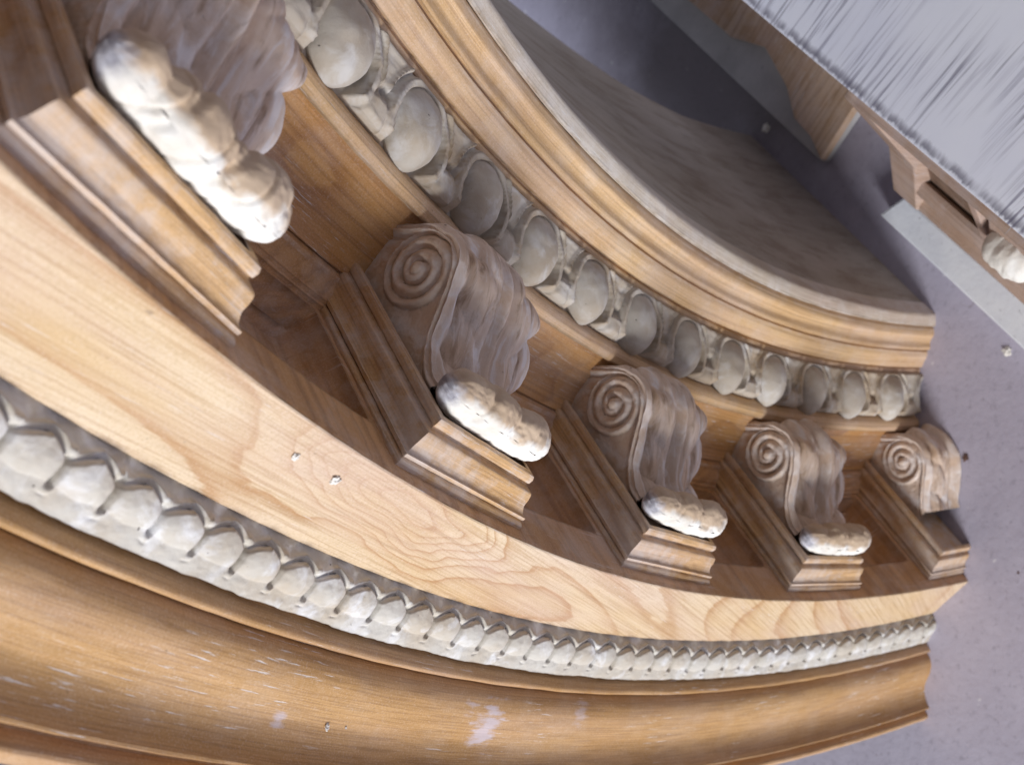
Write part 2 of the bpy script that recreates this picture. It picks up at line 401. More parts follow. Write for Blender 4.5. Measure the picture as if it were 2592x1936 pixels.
X = np.stack([rr*np.cos(np.radians(TT)), HH, rr*np.sin(np.radians(TT))], -1).reshape(-1, 3)
mesh('soffit', X, grid_faces(len(th), len(hh)), SOFFIT, arch, sharp=40, uv=np.stack([np.radians(TT).ravel(), HH.ravel()], -1))

# ---- corona (flat pale face)
cprof = [(1.0006, 0.0002), (1.0012, 0.0006)] + dens([(1.0012, 0.0006), (1.0415, -.0004)], 0.002) + [(1.0420, -.0010), (1.0423, -.0060)]
revolve('corona', cprof, CORONA, arch, wob=0.00022, seed=6.0)

# ---- leaf moulding
LS = 1.057
thl = np.concatenate([np.arange(0, 46, 0.036), np.linspace(46.1, 180, 900)])
base = spline([(1.0416, -.0030), (1.0427, -.0012), (1.0440, .0012), (1.0458, .0040), (1.0488, .0066), (1.0520, .0086), (1.0555, .0102), (1.0590, .0116), (1.0616, .0123)], 6)
B = np.array(base); s = np.concatenate([[0], np.cumsum(np.hypot(*np.diff(B, axis=0).T))]); s /= s[-1]
vv = np.linspace(0, 1, 74)
br = np.interp(vv, s, B[:, 0]); bh = np.interp(vv, s, B[:, 1])
tr, tt_h = np.gradient(br), np.gradient(bh); ln = np.hypot(tr, tt_h)
nr_, nh_ = -tt_h / ln, tr / ln
TH, VV = np.meshgrid(thl, vv, indexing='ij')
cell = np.floor((TH - 18.05 + LS/2 + 60*LS) / LS)
U = ((TH - 18.05 + LS/2 + 60*LS) / LS) % 1.0 - 0.5
U = U + 0.05 * vn(TH * 2.1, VV * 3, 1.1)
Vw = VV + 0.06 + 0.035 * vn(cell * 1.3 + 0.5, 8.1) + 0.02 * vn(TH * 2.5, VV * 4, 5.0)
amp = 0.0024 * (1 + 0.5 * vn(cell * 2.3 + 0.5, 4.4))
a2 = np.abs(2 * U)
vtop = 0.335 + 0.17 * a2**1.5 + 0.012 * np.sign(U)                      # arched upper outline of each tongue
low = np.clip(1 - np.clip((Vw - 0.54) / (0.275 - 0.05 * a2), 0, 1)**2.4, 0, 1)**0.5
body = np.clip(1 - a2**2.6, 0, 1)**0.55 * sstep(0.0, 0.055, Vw - vtop) * (0.45 * low + 0.55 * (1 - 0.96 * sstep(0.54, 0.84, Vw)))
H = amp * body
H += 0.0004 * np.exp(-(U / 0.05)**2) * body * sstep(0.60, 0.42, Vw)
lip = np.exp(-((Vw - vtop + 0.060) / 0.034)**2) * (0.7 + 0.3 * np.clip(-4 * U, -1, 1)) * (1 + 0.5 * vn(cell * 5 + 0.5, 2.2))
H += 0.0020 * lip * sstep(1.02, 0.80, a2)
tri = np.exp(-((a2 - 1) / 0.22)**2 - ((Vw - 0.385) / 0.055)**2)
H = np.maximum(H, 0.0019 * tri)
H -= 0.0017 * np.exp(-((Vw - vtop - 0.004) / 0.013)**2) * (0.55 + 0.45 * np.clip(-3 * U, -1, 1)) * (a2 < 1.0)
au = np.abs(np.abs(U) - 0.5)
H -= 0.0026 * np.exp(-(au / 0.032)**2) * sstep(0.42, 0.47, Vw) * sstep(0.86, 0.78, Vw) * (1 + 0.4 * vn(cell * 3 + 0.5, 7.2))
ut = U - 0.5 * np.sign(U) + 0.05 - 0.45 * np.clip(Vw - 0.80, -0.1, 0.12)     # little tongue, curled to one side
H += 0.0011 * np.exp(-(ut / 0.055)**2 - ((Vw - 0.83) / 0.055)**2)
H -= 0.0007 * np.exp(-(ut / 0.075)**2 - ((Vw - 0.915) / 0.018)**2)
H += 0.00055 * fbm(TH * 4.1, VV * 7, 0.5) + 0.00012 * fbm(TH * 14, VV * 18, 3.0)
edge = 0.0013 * fbm(TH * 1.7, 3.3, 0.2, 4)
RR = br[None, :] + nr_[None, :] * H + edge * sstep(0.82, 1.0, VV) + 0.0006 * fbm(TH * 0.9, 9.9, 0, 4) * sstep(0.2, 0.0, VV)
HHh = bh[None, :] + nh_[None, :] * H
# a lower edge with its own thickness
RR = np.concatenate([RR, RR[:, -1:] + 0.0003, RR[:, -1:] + 0.0001], 1)
HHh = np.concatenate([HHh, HHh[:, -1:] - 0.0013, HHh[:, -1:] - 0.0045], 1)
# broken butt joint in the moulding
gap = np.exp(-((thl - 38.62) / 0.045)**2)[:, None]
HHh = HHh - 0.0025 * gap * sstep(0.55, 0.3, np.concatenate([VV, VV[:, -2:]], 1))
ta = np.radians(thl)[:, None]
X = np.stack([RR*np.cos(ta), HHh, RR*np.sin(ta)], -1).reshape(-1, 3)
mesh('leaf_moulding', X, grid_faces(*RR.shape), LEAFG, arch, sharp=60)

# ---- crown
crown = [(1.0605, .0078), (1.0618, .0080), (1.0632, .0084)] + spline([(1.0634, .0088), (1.0636, .0120), (1.0641, .0160), (1.0650, .0180), (1.0663, .0186), (1.0675, .0180), (1.0682, .0162)], 4) + \
    spline([(1.0685, .0140), (1.0688, .0190), (1.0700, .0235), (1.0735, .0275), (1.0790, .0303), (1.0850, .0325), (1.0900, .0350), (1.0940, .0389), (1.0968, .0435), (1.0980, .0474)], 6) + \
    spline([(1.0980, .0482), (1.0988, .0489), (1.0998, .0484)], 3) + [(1.1000, .0462), (1.1034, .0466)] + spline([(1.1034, .0500), (1.1037, .0520), (1.1046, .0530)], 3) + \
    [(1.1085, .0528), (1.1110, .0520), (1.1120, .0500)] + dens([(1.1120, .0500), (1.1095, -.160)], 0.02)
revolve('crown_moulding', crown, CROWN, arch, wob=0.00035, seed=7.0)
# back board closing the piece towards the wall
revolve('back_board', [(1.1085, -.1605), (.8720, -.1605 - .02), (.8720, -.172)], LINING, arch)

# ---- egg and dart
ES = 3.18; E0 = 2.55
the = np.concatenate([np.arange(0, 52, 0.06), np.linspace(52.1, 180, 1200)])
eb = spline([(.9141, -.1376), (.9152, -.1354), (.9182, -.1333), (.9225, -.1292), (.9275, -.1242), (.9325, -.1194), (.9365, -.1160), (.9388, -.1150)], 6)
B = np.array(eb); s = np.concatenate([[0], np.cumsum(np.hypot(*np.diff(B, axis=0).T))]); slen = s[-1]; s /= s[-1]
vv = np.linspace(0, 1, 104)
br = np.interp(vv, s, B[:, 0]); bh = np.interp(vv, s, B[:, 1])
n0 = np.array([-0.68, 0.73])
TH, VV = np.meshgrid(the, vv, indexing='ij')
ku = (TH - E0 + ES/2) / ES
U = ku % 1.0 - 0.5
kc = np.floor(ku)
wu = 1 + 0.0 * VV
rho = np.hypot((U) / 0.30, (VV - 0.62) / 0.50)
husk = sstep(0.98, 1.12, rho) * sstep(1.42, 1.28, rho)
husk2 = np.exp(-((rho - 1.52) / 0.065)**2)
H = -0.0040 + 0.0 * U
H = H + 0.0090 * husk * sstep(1.04, 0.88, VV) * (0.80 + 0.20 * sstep(0.1, 0.45, VV))
out = sstep(1.24, 1.46, rho)
H = H + out * (0.0060 + 0.0005 * fbm(TH * 3, VV * 5)) * (1 - 0.9 * husk)
H = H + 0.0017 * husk2 * sstep(0.82, 0.70, VV) - 0.0014 * np.exp(-((rho - 1.42) / 0.035)**2) * sstep(0.80, 0.70, VV)
au = np.abs(np.abs(U) - 0.5)
wob_ = vn(kc * 5.3 + 2 * (U > 0) + 0.5, 1.5)
hole = np.exp(-(au / 0.055)**2 - ((VV - 0.60 + 0.05 * wob_) / 0.060)**2)
H -= 0.0062 * hole * (0.8 + 0.8 * wob_)
bar = np.exp(-(au / 0.14)**4) * sstep(0.66, 0.76, VV) * sstep(1.04, 0.92, VV)
H += (0.0046 - H) * 0.85 * bar
H += 0.0007 * fbm(TH * 2.2, VV * 8, 2.0)
H = np.where(VV < 0.10, np.maximum(H, 0.0004), H) * sstep(0.0, 0.05, VV)
RR = br[None] + n0[0] * H; HHh = bh[None] + n0[1] * H
RR = np.concatenate([RR, RR[:, -1:] + 0.0022, RR[:, -1:] * 0 + 0.9435], 1)
HHh = np.concatenate([HHh, HHh[:, -1:] - 0.0022, HHh[:, -1:] * 0 - 0.121], 1)
ta = np.radians(the)[:, None]
X = np.stack([RR*np.cos(ta), HHh, RR*np.sin(ta)], -1).reshape(-1, 3)
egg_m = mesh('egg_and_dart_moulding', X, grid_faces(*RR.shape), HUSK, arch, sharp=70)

def make_egg(k, lod):
    thc = R(E0 + ES * k)
    nu, nv = (44, 34) if lod else (20, 14)
    V = []; rs = np.random.default_rng(k)
    A = np.linspace(0, 2*math.pi, nu, endpoint=False); Bv = np.linspace(0.001, math.pi - 0.001, nv)
    a, b = np.meshgrid(A, Bv, indexing='ij')
    # local: x along arc, y down the moulding (v), z outwards
    y = -np.cos(b); rad = np.sin(b)
    wv = 0.0150 * (1.0 - 0.20 * y)
    x = rad * np.cos(a) * wv
    z = rad * np.sin(a) * 0.0122 * (1 + 0.12 * y)
    y = y * 0.0182
    nz = fbm(x * 160 + k * 3.1, y * 160, z * 160 + k, 3)
    x, y, z = x * (1 + 0.07 * nz), y * (1 + 0.03 * nz), z * (1 + 0.10 * nz)
    cen_r = np.interp(0.56, vv, br); cen_h = np.interp(0.56, vv, bh)
    dv = np.array([0.70, 0.714]); nrm = np.array([-0.714, 0.70])
    off = -0.0024
    r = cen_r + dv[0]*y + nrm[0]*(z + off); h = cen_h + dv[1]*y + nrm[1]*(z + off)
    tvec = np.array([-math.sin(thc), 0, math.cos(thc)]); rv = np.array([math.cos(thc), 0, math.sin(thc)])
    X = r[..., None]*rv + h[..., None]*np.array([0, 1, 0]) + x[..., None]*tvec
    X = np.concatenate([X, X[:1]], 0)
    o = mesh('egg', X.reshape(-1, 3), grid_faces(nu + 1, nv), EGG, egg_m)
    if k == 0: cut_floor(o)
    return o
for k in range(0, 56):
    if E0 + ES * k < 178: make_egg(k, k < 16)

# ================================================================== scroll brackets (modillions)
und = spline([(-.1125, .0420), (-.1060, .0475), (-.0985, .0545), (-.0880, .0585), (-.0780, .0572), (-.0700, .0510), (-.0630, .0420), (-.0560, .0335), (-.0490, .0275), (-.0415, .0240), (-.0340, .0235)], 9)
UND = np.array(und)
def local_to_world(thc):
    c, s_ = math.cos(thc), math.sin(thc)
    M = Matrix.Identity(4)
    # local x = tangent (up the arch), y = h (front), z = inwards
    for i, col in enumerate(((-s_, 0, c), (0, 1, 0), (-c, 0, -s_))):
        for j in range(3): M[j][i] = col[j]
    M[0][3] = c; M[2][3] = s_
    return M

def bracket_meshes(seed, fine=True, broken=False, near_big=False):
    rs = np.random.default_rng(seed); sd = seed * 7.13
    out = {}
    wc = 0.0305
    U0 = UND if not broken else UND[UND[:, 0] < -0.047]
    # ---- underside leaf surface
    nt = 91 if fine else 41
    tt = np.linspace(-1, 1, nt)
    d = np.gradient(U0, axis=0); ln = np.hypot(d[:, 0], d[:, 1]); nx, nz = -d[:, 1]/ln, d[:, 0]/ln
    s = np.linspace(0, 1, len(U0))
    S, T = np.meshgrid(s, tt, indexing='ij')
    leafm = sstep(0.16, 0.24, S)                               # the leaf springs from the volute
    edge = np.abs(T)
    # side roll (raised band each side) and hollow between
    Hh = 0.0030 * np.exp(-((edge - 0.87) / 0.10)**2)
    dome = 0.0050 * (1 - edge**2) * sstep(0.80, 0.72, edge)
    flow = T + 0.16 * np.sin(S * 6.0 + 1.3 * np.sign(T)) * edge + 0.28 * vn(S * 3.1, T * 1.7, sd)
    ribs = (0.0024 * np.cos(flow * 8.5 + sd) + 0.0007 * np.cos(flow * 26 + 2.0 * S)) * sstep(1.0, 0.7, edge) * (0.6 + 0.8 * (vn(S * 2.5, T * 2.5, sd + 3) + 0.5))
    vph = S * 4.2 + 0.9 * edge**1.3 + 0.15 * vn(S * 3, T * 3, sd + 8)
    veins = 0.0021 * (np.abs(np.sin(math.pi * vph))**0.55 - 0.7) * sstep(0.12, 0.45, edge) * sstep(0.86, 0.76, edge * (T > 0))
    ribs = ribs * 0.55 + veins
    mid = 0.0026 * np.exp(-(T / 0.09)**2) - 0.0014 * np.exp(-((edge - 0.16) / 0.05)**2)
    lobe = np.abs(np.sin(math.pi * vph))**0.7
    Hh = Hh + leafm * (dome + ribs + mid + 0.0009 * lobe * sstep(0.3, 0.8, edge))
    Hh = Hh + 0.0020 * leafm * sstep(0.80, 0.70, edge) * 1.0
    Hh += 0.0010 * fbm(S * 9, T * 5, sd) + 0.00045 * fbm(S * 34, T * 20, sd)
    W = wc * T * (1 + 0.0 * S)
    fl = leafm * sstep(0.93, 1.0, edge) * (0.0055 * lobe) * sstep(1.0, 0.85, S) * (T < 0)
    W = W + np.sign(T) * fl
    PX = U0[:, 0][:, None] + nx[:, None] * Hh; PZ = U0[:, 1][:, None] + nz[:, None] * Hh
    G = np.stack([W, PX, PZ], -1)
    # close the sides with small returns
    L = G[:, :1].copy(); Rr = G[:, -1:].copy()
    for E_, sg in ((L, -1), (Rr, 1)):
        E_[:, 0, 0] = sg * (wc - 0.0016); E_[:, 0, 2] -= 0.003
    G = np.concatenate([L, G, Rr], 1)
    out['leaf'] = (G.reshape(-1, 3), grid_faces(G.shape[0], G.shape[1]))
    # ---- side faces with the spiral volute
    VV2 = []; FF2 = []; nb = 0
    hs = np.linspace(U0[0, 0], U0[-1, 0], 150 if fine else 60)
    dp = np.interp(hs, U0[:, 0], U0[:, 1]) + 0.0004
    q = np.linspace(0, 1, 90 if fine else 36)
    for sg in (1, -1):
        Hs, Q = np.meshgrid(hs, q, indexing='ij')
        D = 0.0155 + (dp[:, None] - 0.0155) * Q
        cx, cz = -.0868, .0402
        dx, dz = Hs - cx, D - cz
        rho = np.hypot(dx, dz); phi = np.arctan2(dz, dx)
        turn = (rho / 0.0060 - phi / (2 * math.pi) * -1.0) % 1.0
        ridge = (np.sin(math.pi * turn) ** 1.2) * (0.75 + 0.7 * vn(Hs * 90, D * 90, sd + 4))
        inv = sstep(0.0175, 0.0165, rho)
        rel = inv * (0.0032 * ridge - 0.0004 * (1 - rho / 0.0175))
        rel = np.where(rho < 0.0032, np.maximum(rel, 0.0042 * np.sqrt(np.clip(1 - (rho/0.0034)**2, 0, 1))), rel)
        dist_edge = (dp[:, None] - D)
        band = np.exp(-((dist_edge - 0.0022) / 0.0018)**2) * (1 - inv)
        rel = rel + 0.0030 * band
        rel = rel - 0.0010 * np.exp(-((dist_edge - 0.0062) / 0.0012)**2) * (1 - inv)
        wr = 0.00055 * fbm(Hs * 260, D * 260, sd + sg * 3) + 0.0003 * fbm(Hs * 900, D * 900, sd)
        W = sg * (wc - 0.0026 + rel + wr)
        P = np.stack([W, Hs, D], -1).reshape(-1, 3)
        VV2.append(P); FF2.append(grid_faces(len(hs), len(q), sg < 0) + nb); nb += len(P)
    out['volute'] = (np.concatenate(VV2), np.concatenate(FF2))
    # ---- front roll
    na, nw = (120, 150) if fine else (40, 50)
    A = np.linspace(0, 2*math.pi, na); Wd = np.linspace(-1, 1, nw)
    a, wv = np.meshgrid(A, Wd, indexing='ij')
    R0 = 0.0096
    endr = np.sqrt(np.clip(1 - np.abs(wv)**5.0, 0, 1))
    lob = (0.42 if near_big else 0.20) * (np.abs(np.sin((wv + 0.12) * math.pi * 1.35)) ** 0.8 - 0.62) * sstep(1.0, 0.7, np.abs(wv)) * sstep(-0.6, 0.7, np.sin(a + 0.3))
    cut = (-0.11 if near_big else -0.05) * np.exp(-((wv * 5.2 + 0.9 * np.sin(a + 0.5) + 0.3) % 2.4 - 1.2)**2 / 0.012)
    fold = (-0.13 if near_big else -0.08) * np.exp(-(((wv * 1.7 + 0.55 * a / math.pi + sd) % 1.0 - 0.5) / 0.075)**2) * sstep(-0.9, 0.2, np.sin(a + 0.6)) * sstep(0.95, 0.7, np.abs(wv))
    fl2 = 0.20 * sstep(0.25, 0.85, -wv) * sstep(-1.0, 0.4, np.sin(a + 0.2)) + 0.07 * sstep(0.5, 0.9, wv)
    flute = 0.055 * (np.abs(np.sin(math.pi * (wv * 3.1 + 0.22 * a / math.pi + 0.3 * sd)))**0.6 - 0.6) * sstep(-1.1, 0.3, np.sin(a + 0.6))
    rad = R0 * (endr * (0.97 + flute + lob + fold + fl2 + cut * endr + 0.16 * fbm(wv * 2.9, np.cos(a) * 1.5 + 5, np.sin(a) * 1.5 + sd) + 0.045 * fbm(wv * 14, np.cos(a) * 5 + 5, np.sin(a) * 5 + sd)))
    hw = 0.0365
    X = wv * hw
    # shallow spiral cut in the roll's ends
    PY = -0.0268 + rad * np.cos(a) * 0.98; PZ = 0.0292 + rad * np.sin(a) * 1.06
    bow = 0.0016 * (1 - wv**2)
    P = np.stack([X, PY + bow, PZ], -1).reshape(-1, 3)
    out['scroll'] = (P, grid_faces(na, nw))
    # ---- block under the cap
    b = 0.0335; hf = -0.0185
    bl = [(-b, -.113), (-b, hf), (b, hf), (b, -.113)]
    V = [(x, y, z) for z in (0.0, 0.0168) for x, y in bl]
    F = [(4, 5, 6, 7), (0, 1, 5, 4), (1, 2, 6, 5), (2, 3, 7, 6)]
    out['block'] = (np.array(V), F)
    # ---- moulded cap round three sides (profile: offset e, depth d)
    pf = [(0.0000, .0205), (.0010, .0212), (.0030, .0206), (.0036, .0192), (.0036, .0172), (.0030, .0166), (.0036, .0158)] + spline([(.0042, .0156), (.0064, .0150), (.0074, .0122), (.0080, .0090), (.0098, .0064), (.0112, .0060)], 4) + [(.0112, .0046), (.0104, .0040), (.0118, .0032), (.0126, .0022), (.0126, -.0006)]
    pf = dens(pf, 0.0006)
    V = []; nP = len(pf)
    def ring(px, py, ox, oy):
        for e, dd in pf: V.append((px + ox * e, py + oy * e, dd))
    rows = []
    bb, hf2 = 0.0325, -0.0190
    for y in np.linspace(-.112, hf2, 60)[:-1]: rows.append((-bb, y, -1, 0))
    rows.append((-bb, hf2, -1, 1))
    for x in np.linspace(-bb, bb, 44)[1:-1]: rows.append((x, hf2, 0, 1))
    rows.append((bb, hf2, 1, 1))
    for y in np.linspace(hf2, -.112, 60)[1:]: rows.append((bb, y, 1, 0))
    for rr_ in rows: ring(*rr_)
    V = np.array(V)
    nz_ = 0.00035 * fbm(V[:, 0] * 200 + sd, V[:, 1] * 200, V[:, 2] * 300)
    V = V + nz_[:, None]
    rp = np.array([(a_, b_) for a_, b_, _, _ in rows]); ul = np.concatenate([[0], np.cumsum(np.hypot(*np.diff(rp, axis=0).T))])
    vp = np.concatenate([[0], np.cumsum(np.hypot(*np.diff(np.array(pf), axis=0).T))])
    out['cap'] = (V, grid_faces(len(rows), nP), np.stack([np.repeat(ul, nP) + sd, np.tile(vp, len(rows)) + sd], -1))
    return out

cache = {}
for k in range(NM + 1):
    if mod_theta(k) > 178: break
    near = k <= 5
    key = k if near else 99
    if key not in cache: cache[key] = bracket_meshes(k + 1, near, broken=(k == 0), near_big=(k == 4))
    g = cache[key]
    M = local_to_world(R(mod_theta(k)))
    def mk(name, part, mat, parent, sharp=50):
        V, F = g[part][:2]; uvs = g[part][2] if len(g[part]) > 2 else None
        kk = (key, part)
        if kk in cache:
            o = bpy.data.objects.new(name, cache[kk]); COL.objects.link(o)
            o.parent = parent
            return o
        o = mesh(name, V, F, mat, parent, sharp=sharp, uv=uvs)
        fix_normals(o)
        if not near: cache[kk] = o.data
        return o
    root = mk('modillion', 'block', CAPM, arch)
    root.matrix_basis = M
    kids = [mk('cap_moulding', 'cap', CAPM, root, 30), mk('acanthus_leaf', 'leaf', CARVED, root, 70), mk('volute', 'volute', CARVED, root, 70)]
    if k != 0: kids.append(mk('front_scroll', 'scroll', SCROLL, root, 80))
    if k == 0:
        root['label'] = 'modillion sawn in half at the floor with its front scroll broken off'
        cut_floor(root)
        for o in kids:
            mw = o.matrix_basis.copy(); o.matrix_basis = M; cut_floor(o); o.matrix_basis = mw

# ================================================================== things behind: second cornice under a white board
def m_board():
    s = NT('weathered_white_board'); v = s.coord('Object', 0, (1, 1, 1))
    col = s.mix(s.ramp(s.noise(v, 9, 4, 0.6), [(0.35, 0), (0.7, 1)]), (0.86, 0.88, 0.97), (0.78, 0.80, 0.93))
    vs = s.coord('Object', R(6), (9, 380, 30), (1, 2, 0)); st = s.noise(vs, 1.0, 3, 0.6)
    vs2 = s.coord('Object', 0, (12, 40, 30), (4, 2, 0)); st2 = s.noise(vs2, 1.0, 2, 0.5)
    mk_ = s.math('MULTIPLY', s.ramp(st, [(0.53, 0.0), (0.62, 0.85)]), s.ramp(st2, [(0.47, 0.0), (0.60, 0.8)]))
    col = s.mix(mk_, col, (0.17, 0.16, 0.22))
    sx = s.n('ShaderNodeSeparateXYZ'); s.L.new(v, sx.inputs[0])
    # fringe of bare dark grain where the paint has worn off along the sawn edge
    dist = s.math('SUBTRACT', 0.7335, sx.outputs[0])
    tick = s.noise(s.coord('Object', 0, (60, 260, 8)), 1.0, 4, 0.7)
    band = s.ramp(s.math('ADD', s.math('DIVIDE', dist, 0.02), s.math('MULTIPLY', tick, 0.30)), [(0.20, 0.0), (0.27, 0.9), (0.36, 0.75), (0.52, 0.0)])
    e = s.math('MULTIPLY', band, s.ramp(s.noise(s.coord('Object', 0, (4, 75, 8)), 1.0, 4, 0.7), [(0.36, 0.15), (0.52, 1.0)]))
    near = s.ramp(dist, [(0.0, 1.0), (0.10, 0.0)])
    more = s.math('MULTIPLY', s.math('MULTIPLY', s.ramp(s.noise(s.coord('Object', R(6), (11, 300, 30), (3, 3, 0)), 1.0, 3, 0.6), [(0.50, 0.0), (0.58, 1.0)]), near), s.ramp(s.noise(s.coord('Object', 0, (10, 22, 30), (2, 8, 0)), 1.0, 2, 0.5), [(0.42, 0.0), (0.58, 0.9)]))
    col = s.mix(more, col, (0.22, 0.21, 0.30))
    col = s.mix(s.math('MULTIPLY', e, 0.85), col, (0.13, 0.12, 0.17))
    return s.done(col, 0.6, s.bump(s.noise(v, 60, 4, 0.5), 0.0004, 0.3), 0.3)
BOARD = m_board()
def m_plain(name, c1, c2, rough=0.7, sc=30):
    s = NT(name); v = s.coord('Object')
    col = s.mix(s.ramp(s.noise(v, sc, 5, 0.65), [(0.35, 0), (0.7, 1)]), c1, c2)
    col = s.mix(s.ramp(s.noise(v, sc * 7, 3, 0.6), [(0.28, 0.5), (0.36, 0)]), col, tuple(c * 0.45 for c in c2))
    return s.done(col, rough, s.bump(s.noise(v, sc * 8, 4, 0.6), 0.0005, 0.5), 0.3)
PLANKW = m_plain('white_painted_plank', (0.80, 0.83, 0.88), (0.70, 0.73, 0.80))
PLANKG = m_plain('grey_painted_plank', (0.48, 0.46, 0.46), (0.38, 0.36, 0.36))
EDGEW = m_plain('pale_edge', (0.62, 0.58, 0.60), (0.5, 0.45, 0.45))
RAWW = wood('peeling_bare_wood', (0.58, 0.40, 0.27), (0.46, 0.28, 0.16), (0.26, 0.13, 0.04), 'Object', 0, False, rings=4, ring_amt=0.8,
            stretch=(5, 70), white=1.2, fibre=(20, 700), rough=0.7, wcol=(0.66, 0.61, 0.62), edge_white=0.3, pink=0.6)
RAWD = wood('brown_bare_wood', (0.46, 0.33, 0.25), (0.38, 0.25, 0.18), (0.24, 0.13, 0.07), 'Object', 0, False, rings=3, ring_amt=0.5,
            stretch=(60, 6), white=0.6, fibre=(700, 12), rough=0.7, wcol=(0.45, 0.4, 0.4), edge_white=0.4, pink=0.5)

def slab(name, poly, thick, mat, parent=None, direction=None, bevel=0.0012):
    """closed slab: outline poly (3D points, planar) given a real thickness along direction"""
    P = [Vector(p) for p in poly]
    n = direction or (P[1] - P[0]).cross(P[2] - P[0]).normalized()
    bm = bmesh.new()
    a = [bm.verts.new(p) for p in P]; b = [bm.verts.new(p + n * thick) for p in P]
    bm.faces.new(a); bm.faces.new(b[::-1])
    for i in range(len(P)):
        j = (i + 1) % len(P); bm.faces.new((a[i], b[i], b[j], a[j]))
    bmesh.ops.recalc_face_normals(bm, faces=bm.faces)
    if bevel: bmesh.ops.bevel(bm, geom=bm.edges[:], offset=bevel, segments=2, profile=0.6, affect='EDGES')
    me = bpy.data.meshes.new(name); bm.to_mesh(me); bm.free(); me.materials.append(mat)
    o = bpy.data.objects.new(name, me); COL.objects.link(o)
    if parent is not None: o.parent = parent
    return o

def extrude_y(name, prof, y0, y1, mat, parent=None, sharp=30, mitre=0.0):
    n = max(2, int((y1 - y0) / 0.01)); V = []
    for i in range(n + 1):
        f = i / n
        for x, z in prof:
            yy = y0 + (y1 - y0) * f
            if mitre: yy += (1 - f) * mitre * (z - prof[0][1])
            V.append((x, yy, z))
    o = mesh(name, V, grid_faces(n + 1, len(prof)), mat, parent, sharp=sharp)
    # end caps
    bm = bmesh.new(); bm.from_mesh(o.data); bmesh.ops.holes_fill(bm, edges=[e for e in bm.edges if e.is_boundary], sides=0)
    bmesh.ops.recalc_face_normals(bm, faces=bm.faces); bm.to_mesh(o.data); bm.free()
    return o

# white board lying across the two pieces
bd = slab('white_board', [(0.7335, -1.1, 0.2), (0.7335, 0.16, 0.2), (0.30, 0.16, 0.2), (0.30, -1.1, 0.2)], 0.006, BOARD, direction=Vector((0, 0, -1)), bevel=0.0007)
tag(bd, 'weathered white painted board with dark grain streaks lying across the pieces at upper right', 'board')

# left support: grey plank on edge with a peeling bare block on top of it
gp = slab('grey_plank', [(0.8423, -0.3199, 0.010), (0.62, -0.3199, 0.010), (0.62, -1.05, 0.010), (0.8392, -1.05, 0.010)], 0.0096, PLANKG, direction=Vector((0, 0, -1)), bevel=0.002)
tag(gp, 'grey painted plank lying on the floor inside the arch, under the peeling block', 'plank')
wb = slab('peeling_block', [(0.8384, -0.3167, 0.018), (0.7805, -0.3185, 0.018), (0.6, -0.3185, 0.018), (0.6, -1.04, 0.018), (0.8135, -1.04, 0.018), (0.8135, -0.5497, 0.018), (0.8132, -0.5255, 0.018), (0.8127, -0.4758, 0.018), (0.7998, -0.4345, 0.018), (0.8127, -0.3898, 0.018), (0.828, -0.3639, 0.018), (0.83, -0.3395, 0.018)], 0.0078, RAWW, direction=Vector((0, 0, -1)), bevel=0.0012)
tag(wb, 'bare peeling wood offcut with brown and pink streaks on the grey plank', 'wood offcut')
post = slab('propping_block', [(.70, -.62, .0182), (.66, -.62, .0182), (.66, -.70, .0182), (.70, -.70, .0182)], 0.1752, RAWD, direction=Vector((0, 0, 1)), bevel=0.001)
tag(post, 'block propping the far end of the white board above the peeling offcut', 'wood offcut')

# right support: offcut of a straight bracketed cornice
oc = empty('cornice_offcut', (0, 0, 0))
tag(oc, 'short offcut of bracketed cornice with white scrolls under the near end of the white board', 'cornice')
pr = [(.79, .0005), (.806, .0005), (.8055, .050), (.8035, .056)] + spline([(.8035, .056), (.8000, .0615), (.7950, .0640), (.7905, .0700), (.7890, .0800)], 4) + [(.7870, .0850), (.7800, .0905), (.7765, .0905), (.7755, .0835), (.7420, .1480), (.7400, .1930), (.700, .1930), (.700, .0005)]
extrude_y('moulding', pr, -.2020, .15, RAWD, oc, mitre=0.0)
slab('end_return', [(.8035, -.2175, .060), (.7655, -.2030, .120), (.7400, -.2030, .193), (.7400, -.2030, .0005), (.8035, -.2175, .0005)], 0.026, RAWD, oc, direction=Vector((0, 1, 0)), bevel=0.0012)
slab('divider', [(.777, -.122, .0820), (.777, -.122, .0960), (.742, -.122, .163), (.742, -.122, .0745)], 0.008, RAWD, oc, direction=Vector((0, 1, 0)), bevel=0.001)
def roll(name, c, rad, half, mat, parent, seed):
    A = np.linspace(0, 2*math.pi, 49); Wd = np.linspace(-1, 1, 49)
    a, wv = np.meshgrid(A, Wd, indexing='ij')
    rr = rad * np.sqrt(np.clip(1 - np.abs(wv)**4, 0, 1)) * (1 + 0.16 * fbm(wv * 3, np.cos(a) + 4, np.sin(a) + seed))
    P = np.stack([c[0] + rr * np.cos(a), c[1] + wv * half, c[2] + rr * np.sin(a)], -1).reshape(-1, 3)
    return fix_normals(mesh(name, P, grid_faces(49, 49), mat, parent))
for i, yy in enumerate((-.088, -.028)):
    roll('scroll', (.768, yy, .114), .0125, .019, SCROLL2, oc, 3.0 + i)
    slab('bracket', [(.776, yy - .02, .0745), (.776, yy - .02, .104), (.742, yy - .02, .150), (.742, yy - .02, .0745)], 0.04, RAWD, oc, direction=Vector((0, 1, 0)), bevel=0.0015)
wp = slab('white_plank', [(.8378, -.2389, .02), (.8148, -.2300, .02), (.8085, .20, .02), (.8390, .20, .02)], 0.0195, PLANKW, direction=Vector((0, 0, -1)), bevel=0.002)
tag(wp, 'white painted plank on the floor between the arch and the cornice offcut', 'plank')

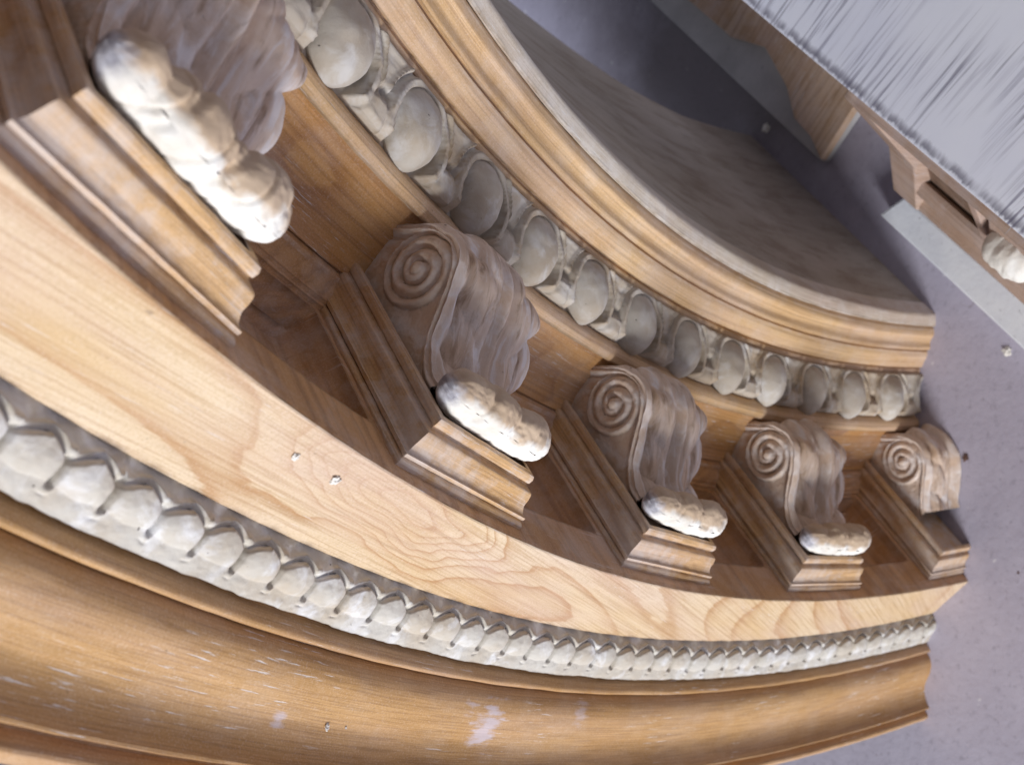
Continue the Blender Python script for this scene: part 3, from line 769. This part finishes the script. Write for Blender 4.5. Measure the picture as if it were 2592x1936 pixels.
# ================================================================== crumbs of paint and plaster
def chip(loc, nrm, size, mat, label, name='plaster_chip', flat=0.4, seed=0):
    bm = bmesh.new(); bmesh.ops.create_icosphere(bm, subdivisions=3, radius=1)
    for v in bm.verts:
        p = v.co; q = mn.fractal(p * 1.5 + Vector((seed, 0, 0)), 1, 2, 4)
        v.co = p * (1 + 0.75 * q); v.co.z *= flat
        v.co *= size
    me = bpy.data.meshes.new(name); bm.to_mesh(me); bm.free(); me.materials.append(mat)
    o = bpy.data.objects.new(name, me); COL.objects.link(o)
    n = Vector(nrm).normalized()
    o.rotation_euler = n.to_track_quat('Z', 'Y').to_euler(); o.location = Vector(loc) + n * size * flat * 0.35
    return tag(o, label, 'plaster chip')
WHITE = m_plain('plaster', (0.78, 0.75, 0.70), (0.70, 0.66, 0.60), 0.85, 200)
DARK = m_plain('dark_crumb', (0.16, 0.09, 0.07), (0.10, 0.06, 0.05), 0.85, 200)
chip((.8295 + .1904 * 0, 0.0006, .5819), (0, 1, 0), .0016, WHITE, 'larger white plaster crumb near the cathedral grain on the pale cornice face', seed=1)
chip((.8168, 0.0006, .6001), (0, 1, 0), .0013, WHITE, 'smaller white plaster crumb on the pale cornice face, nearer the soffit edge', seed=5)
def on_crown(r, h, thd, n, size, lab, sd):
    t_ = R(thd); return chip((r*math.cos(t_), h, r*math.sin(t_)), (n[0]*math.cos(t_), n[1], n[0]*math.sin(t_)), size, WHITE, lab, seed=sd)
on_crown(1.0890, .0350, 31.2, (-.8, .6), .0012, 'curled white paint flake in the hollow of the crown moulding', 2)
on_crown(1.0885, .0342, 30.6, (-.8, .6), .0005, 'tiny white crumb beside the curled flake on the crown moulding', 3)
# marks on the floor
fl = [((.9338, -.0648), .0022, DARK, 'dark brown crumb on the floor beside the last bracket'),
      ((.8536, -.0962), .0030, WHITE, 'white flake on the floor beside the white plank'),
      ((.8570, -.3988), .0040, WHITE, 'white crumb in the shade inside the arch foot'),
      ((.8090, -.2500), .0022, DARK, 'reddish dark crumb in the gap between the offcuts'),
      ((.9650, .0200), .0008, DARK, 'small dark speck right of the pale cornice face')]
for i, (p, sz, mt, lb) in enumerate(fl):
    chip((p[0], p[1], 0.0002), (0, 0, 1), sz, mt, lb, name='plaster_chip' if mt is WHITE else 'wood_crumb', seed=10 + i)['category'] = 'plaster chip' if mt is WHITE else 'wood crumb'
